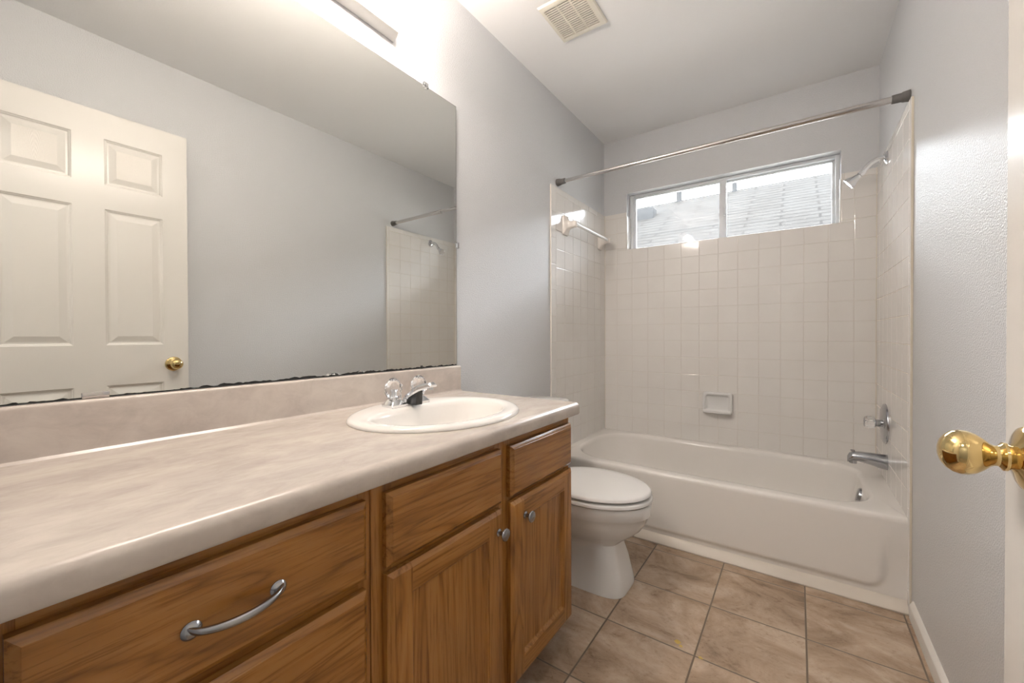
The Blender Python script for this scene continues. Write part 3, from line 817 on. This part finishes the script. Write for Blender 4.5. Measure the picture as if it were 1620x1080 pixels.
# spout: angular arm with a faceted back, rising forward
ST = [((.172, ZF+.0003), (.146, ZF+.0003), .019), ((.174, .8385), (.155, .846), .0185), ((.184, .8460), (.1665, .858), .018), ((.205, .8565), (.190, .8705), .017),
      ((.232, .8675), (.220, .8850), .0165), ((.262, .8760), (.255, .8925), .016), ((.2815, .8812), (.2800, .8970), .0155), ((.289, .8830), (.2905, .8895), .0145)]
R = []
for (bx_, bz_), (tx_, tz_), hw in ST:
    bx_ = bx_ if bx_ < .175 else .175+(bx_-.175)*.88; tx_ = tx_ if tx_ < .175 else .175+(tx_-.175)*.88
    B_, T_ = Vector((bx_, FYC, bz_)), Vector((tx_, FYC, tz_)); ring_ = []
    for q, ww in ((0, .82), (.25, 1), (.62, 1), (1, .52)): ring_.append(B_.lerp(T_, q) + Vector((0, -hw*ww, 0)))
    for q, ww in ((1, .52), (.62, 1), (.25, 1), (0, .82)): ring_.append(B_.lerp(T_, q) + Vector((0, hw*ww, 0)))
    R.append(ring_)
b = MB().loft(R)
b.lathe([(0, .0085), (.008, .0085), (.008, .0065)], (.262, FYC, .8815), (0, 0, -1), 18)
b.build('spout', M_CHROME, fa, 15)
R = [[Vector((.160, FYC-.0125, ZF+.0005)), Vector((.213, FYC-.0125, ZF+.0005)), Vector((.213, FYC+.0125, ZF+.0005)), Vector((.160, FYC+.0125, ZF+.0005))],
     [Vector((.166, FYC-.0125, .848)), Vector((.216, FYC-.0125, .8655)), Vector((.216, FYC+.0125, .8655)), Vector((.166, FYC+.0125, .848))]]
MB().loft(R).build('underspout_dark', simple('painted_dark_reflection', (.012, .012, .012), .2), fa, 20)  # black block painting in the dark reflection under the chrome spout
for sgn in (-1, 1):
    y = FYC+sgn*.0505
    MB().lathe([(0, .0125), (.010, .012), (.0102, .008), (.030, .008), (.031, 0)], (.155, y, ZF+.0185), (0, 0, 1), 20).build('stem', M_CHROME, fa)
    # faceted crystal knob
    lv = [(0, .017, 0), (.006, .0205, .5), (.016, .0245, 0), (.028, .0262, .5), (.040, .0245, 0), (.050, .0195, .5), (.0575, .0125, 0), (.0600, .0095, 0), (.0585, .006, 0)]
    rr = [[Vector((.155 + r0*cos(2*pi*(j+ph)/12), y + r0*sin(2*pi*(j+ph)/12), ZF+.0215+h)) for j in range(12)] for h, r0, ph in lv]
    bmk = bmesh.new(); VV = [[bmk.verts.new(p) for p in r] for r in rr]
    for a_ in range(len(VV)-1):
        off = 1 if lv[a_+1][2] < lv[a_][2] else 0
        for j in range(12):
            k = (j+1) % 12
            if lv[a_][2] == lv[a_+1][2]: bmk.faces.new((VV[a_][j], VV[a_][k], VV[a_+1][k], VV[a_+1][j]))
            elif off == 0:
                bmk.faces.new((VV[a_][j], VV[a_][k], VV[a_+1][j])); bmk.faces.new((VV[a_][k], VV[a_+1][k], VV[a_+1][j]))
            else:
                bmk.faces.new((VV[a_][j], VV[a_][k], VV[a_+1][k])); bmk.faces.new((VV[a_][j], VV[a_+1][k], VV[a_+1][j]))
    bmk.faces.new(list(reversed(VV[0]))); bmk.faces.new(VV[-1]); bmesh.ops.recalc_face_normals(bmk, faces=bmk.faces)
    x = MB(); x._merge(bmk); x.build('knob', M_ACRYL, fa, smooth=0)
    MB().lathe([(0, .005), (.003, .005), (.0035, .003), (.0036, 0)], (.155, y, ZF+.0215+.0588), (0, 0, 1), 14).build('knob_cap', M_CHROME, fa)
MB().tube([(.128, FYC, ZF+.002), (.128, FYC, ZF+.052)], .0025, 10).lathe([(0, .003), (.002, .0058), (.006, .0058), (.008, .003)], (.128, FYC, ZF+.050), (0, 0, 1), 14).build('lift_rod', M_CHROME, fa)

# ------------------------------------------------------------------ mirror
mr = thing('mirror', (0, -2.2, .9125), 'large frameless wall mirror above the backsplash', 'mirror')
MZ0, MZ1, MY0, MY1 = .9125, 1.9875, YF+.003, -1.5835
MX = -.003
MB().box(XL+.0005, MX-.0004, MY0, MY1, MZ0, MZ1).build('backing', M_MEDGE, mr, smooth=0)
x = MB().box(MX-.0004, MX, MY0+.0016, MY1-.0016, MZ0+.002, MZ1-.0016).build('glass', M_MIRROR, mr, smooth=0)
# ragged black decay where the silvering has gone along the lower edge
b = MB(); rnd = random.Random(5); y = MY0+.004; h = .002; pts = []
while y < MY1-.006:
    base = .0012 if y < -2.5 else .0035
    h = max(.0008, min(.012, h*.55 + base*.45 + rnd.uniform(-.0018, .0030)))
    pts.append((y, h)); y += rnd.uniform(.003, .009)
vb = [b.bm.verts.new((MX+.0003, q[0], MZ0)) for q in pts]; vt = [b.bm.verts.new((MX+.0003, q[0], MZ0+q[1])) for q in pts]
for i in range(len(pts)-1): b.bm.faces.new((vb[i], vb[i+1], vt[i+1], vt[i]))
b.build('desilvered_edge', M_MEDGE, mr, smooth=0)
def clip(y, z, vertical):
    b = MB()
    if vertical: b.box(XL+.0008, .003, y-.004, y+.010, z-.013, z+.013, .003, 2)
    else: b.box(XL+.0008, .003, y-.012, y+.012, z-.008, z+.012, .003, 2)
    return b.build('clip', M_ACRYL, mr)
clip(-1.7531, MZ1, False); clip(MY1, 1.4117, True)
MB().box(XL+.001, .0015, -2.672, -2.632, MZ0-.0005, MZ0+.011, .001).build('channel_clip', M_STEEL, mr)
MB().box(XL+.001, .001, -1.782, -1.777, MZ0-.0005, MZ0+.010, .0005).build('channel_clip', M_MEDGE, mr)

# ------------------------------------------------------------------ vanity light
vl = thing('vanity_light', (0, -2.218, 2.125), 'white vanity light bar with lit globe bulbs above the mirror', 'light fixture')
VY0, VY1, VZ0, VZ1 = -2.535, -1.900, 2.070, 2.234
def vr(x, i): return [Vector((x, yy, zz)) for yy, zz in ((VY0+i, VZ0+i), (VY1-i, VZ0+i), (VY1-i, VZ1-i), (VY0+i, VZ1-i))]
MB().loft([vr(XL+.0005, 0), vr(XL+.004, 0), vr(XL+.010, .003), vr(.018, .004), vr(.034, .010), vr(.040, .018), vr(.040, .03)]).build('backplate', M_WHITEM, vl, 25)
for k in range(4):
    y = -1.985 - k*.1555; z = 2.152
    MB().lathe([(0, .030), (.004, .031), (.007, .026), (.030, .0235), (.036, .0225), (.038, .018)], (.0395, y, z), (1, 0, 0), 32).build('socket', M_WHITEM, vl)
    MB().lathe([(0, .012), (.008, .014), (.014, .019), (.022, .027), (.034, .0335), (.047, .0355), (.060, .0335), (.072, .026), (.080, .014), (.0825, 0)], (.074, y, z), (1, 0, 0), 32).build('bulb', M_BULB, vl)

# ------------------------------------------------------------------ exhaust vent
ev = thing('exhaust_vent', (.353, -1.219, H), 'square ivory exhaust grille on the ceiling', 'vent')
gx0, gx1, gy0, gy1 = .243, .463, -1.340, -1.095
def gr(z, i): return [Vector((xx, yy, z)) for xx, yy in ((gx0+i, gy0+i), (gx1-i, gy0+i), (gx1-i, gy1-i), (gx0+i, gy1-i))]
sx0, sx1, sy0, sy1 = .2625, .4380, -1.3165, -1.1215
inner = lambda z: [Vector((sx0, sy0, z)), Vector((sx1, sy0, z)), Vector((sx1, sy1, z)), Vector((sx0, sy1, z))]
MB().loft([gr(H-.0005, 0), gr(H-.004, 0), gr(H-.010, .004), gr(H-.013, .012), inner(H-.0125), inner(H-.002)], cap0=False, cap1=False).build('frame', M_VENT, ev, 30)
MB().box(sx0, sx1, sy0, sy1, H-.003, H-.001).build('slot_shade', M_DARK, ev, smooth=0)  # near-black sheet standing in for the shade behind the slots
ns = 16; pit = (sy1-sy0)/ns; b = MB()
for i in range(ns+1):
    yc = sy0 + pit*i; b.box(sx0-.001, sx1+.001, yc-pit*.25, yc+pit*.25, H-.0125, H-.0075, .0006, 1)
for k in (1, 2):
    xc = sx0 + (sx1-sx0)*k/3; b.box(xc-.0032, xc+.0032, sy0, sy1, H-.0128, H-.0065, .0006, 1)
b.build('grille', M_VENT, ev, 30)

# ------------------------------------------------------------------ door
DXF, DXB = 1.366, 1.401
DY0, DY1, DZ0, DZ1 = -2.810, -2.098, .012, 2.036
dr = thing('door_1', (1.383, DY0, 0), 'white six-panel door standing open against the right wall', 'door'); dr['kind'] = 'structure'
cols = [(-2.700, -2.498), (-2.3975, -2.1955)]; rows = [(.225, .815), (.997, 1.605), (1.713, 1.917)]
M_ARCH = door_arch_mat()
def door_face(bm, xs, sg):
    ye = [DY0, cols[0][0], cols[0][1], cols[1][0], cols[1][1], DY1]; ze = [DZ0] + [q for r in rows for q in r] + [DZ1]
    for i in range(5):
        for j in range(7):
            if i in (1, 3) and j in (1, 3, 5): continue
            p = [(xs, ye[i], ze[j]), (xs, ye[i+1], ze[j]), (xs, ye[i+1], ze[j+1]), (xs, ye[i], ze[j+1])]
            bm.faces.new([bm.verts.new(q) for q in p])
def ring(xs, c, r, i): return [Vector((xs, yy, zz)) for yy, zz in ((c[0]+i, r[0]+i), (c[1]-i, r[0]+i), (c[1]-i, r[1]-i), (c[0]+i, r[1]-i))]
b = MB()
for xs, sg in ((DXF, 1), (DXB, -1)):
    door_face(b.bm, xs, sg)
    for c in cols:
        for r in rows:
            b.loft([ring(xs, c, r, 0), ring(xs+sg*.0035, c, r, .003), ring(xs+sg*.0045, c, r, .006), ring(xs+sg*.0085, c, r, .010), ring(xs+sg*.0085, c, r, .016), ring(xs+sg*.0015, c, r, .040)], cap0=False, cap1=False)
for (p) in ([(DXF, DY0, DZ0), (DXB, DY0, DZ0), (DXB, DY0, DZ1), (DXF, DY0, DZ1)], [(DXF, DY1, DZ0), (DXB, DY1, DZ0), (DXB, DY1, DZ1), (DXF, DY1, DZ1)],
            [(DXF, DY0, DZ1), (DXB, DY0, DZ1), (DXB, DY1, DZ1), (DXF, DY1, DZ1)], [(DXF, DY0, DZ0), (DXB, DY0, DZ0), (DXB, DY1, DZ0), (DXF, DY1, DZ0)]):
    b.quad(p)
bmesh.ops.remove_doubles(b.bm, verts=b.bm.verts, dist=1e-5)
b.build('slab', M_DOOR, dr, 12)
for xs, sg in ((DXF+.0015, 1), (DXB-.0015, -1)):
    for c in cols:
        for r in rows:
            o = MB().box(min(xs, xs+sg*.003), max(xs, xs+sg*.003), c[0]+.040, c[1]-.040, r[0]+.040, r[1]-.040).build('raised_panel', M_DOOR if r != rows[2] else M_ARCH, None, smooth=0, loc=((xs), (c[0]+c[1])/2, r[0]-.25 if r != rows[2] else r[0]+.02))
            L = Vector(o.location); o.parent = dr; o.location = L - Vector(dr.location)
KY, KZ = -2.158, .900
def door_knob(x, sg):
    q = MB().lathe([(0, .0335), (.002, .0345), (.0045, .033), (.007, .028), (.010, .0165), (.0125, .0125), (.014, .0135), (.016, .0155), (.0185, .0155), (.0205, .0125), (.022, .0112), (.025, .0112), (.029, .0135), (.034, .0185), (.040, .0228), (.046, .0248), (.052, .0250), (.058, .0230), (.063, .0190), (.067, .0130), (.069, .0065), (.0695, 0)],
                   (x, KY, KZ), (sg, 0, 0), 56).build('door_knob', M_BRASS, dr)
    return q
door_knob(DXF-.0005, -1); door_knob(DXB+.0005, 1)
MB().box(DXF+.005, DXB-.005, DY1-.001, DY1+.0012, KZ-.028, KZ+.028, .0005).build('latch_plate', M_BRASS, dr)
for zz in (.25, 1.05, 1.80): MB().lathe([(-.045, .006), (.045, .006)], (DXB+.004, DY0+.0, zz), (0, 0, 1), 14).build('hinge', M_BRASS, dr)

# ------------------------------------------------------------------ fill lamp added in the hallway, unseen behind the camera
hl = thing('added_fill_lamp', (.8, YF-.75, H), 'added dome fill lamp on the unseen hallway ceiling', 'fill lamp')
MB().lathe([(0, .15), (.012, .15), (.016, .14)], (.8, YF-.75, H-.0005), (0, 0, -1), 40).build('base', M_WHITEM, hl)
MB().lathe([(.014, .135), (.035, .125), (.060, .09), (.072, .045), (.075, 0)], (.8, YF-.75, H), (0, 0, -1), 40).build('shade', emit('fill_dome_glow', (1.0, .93, .86), HALL_FILL/4), hl)
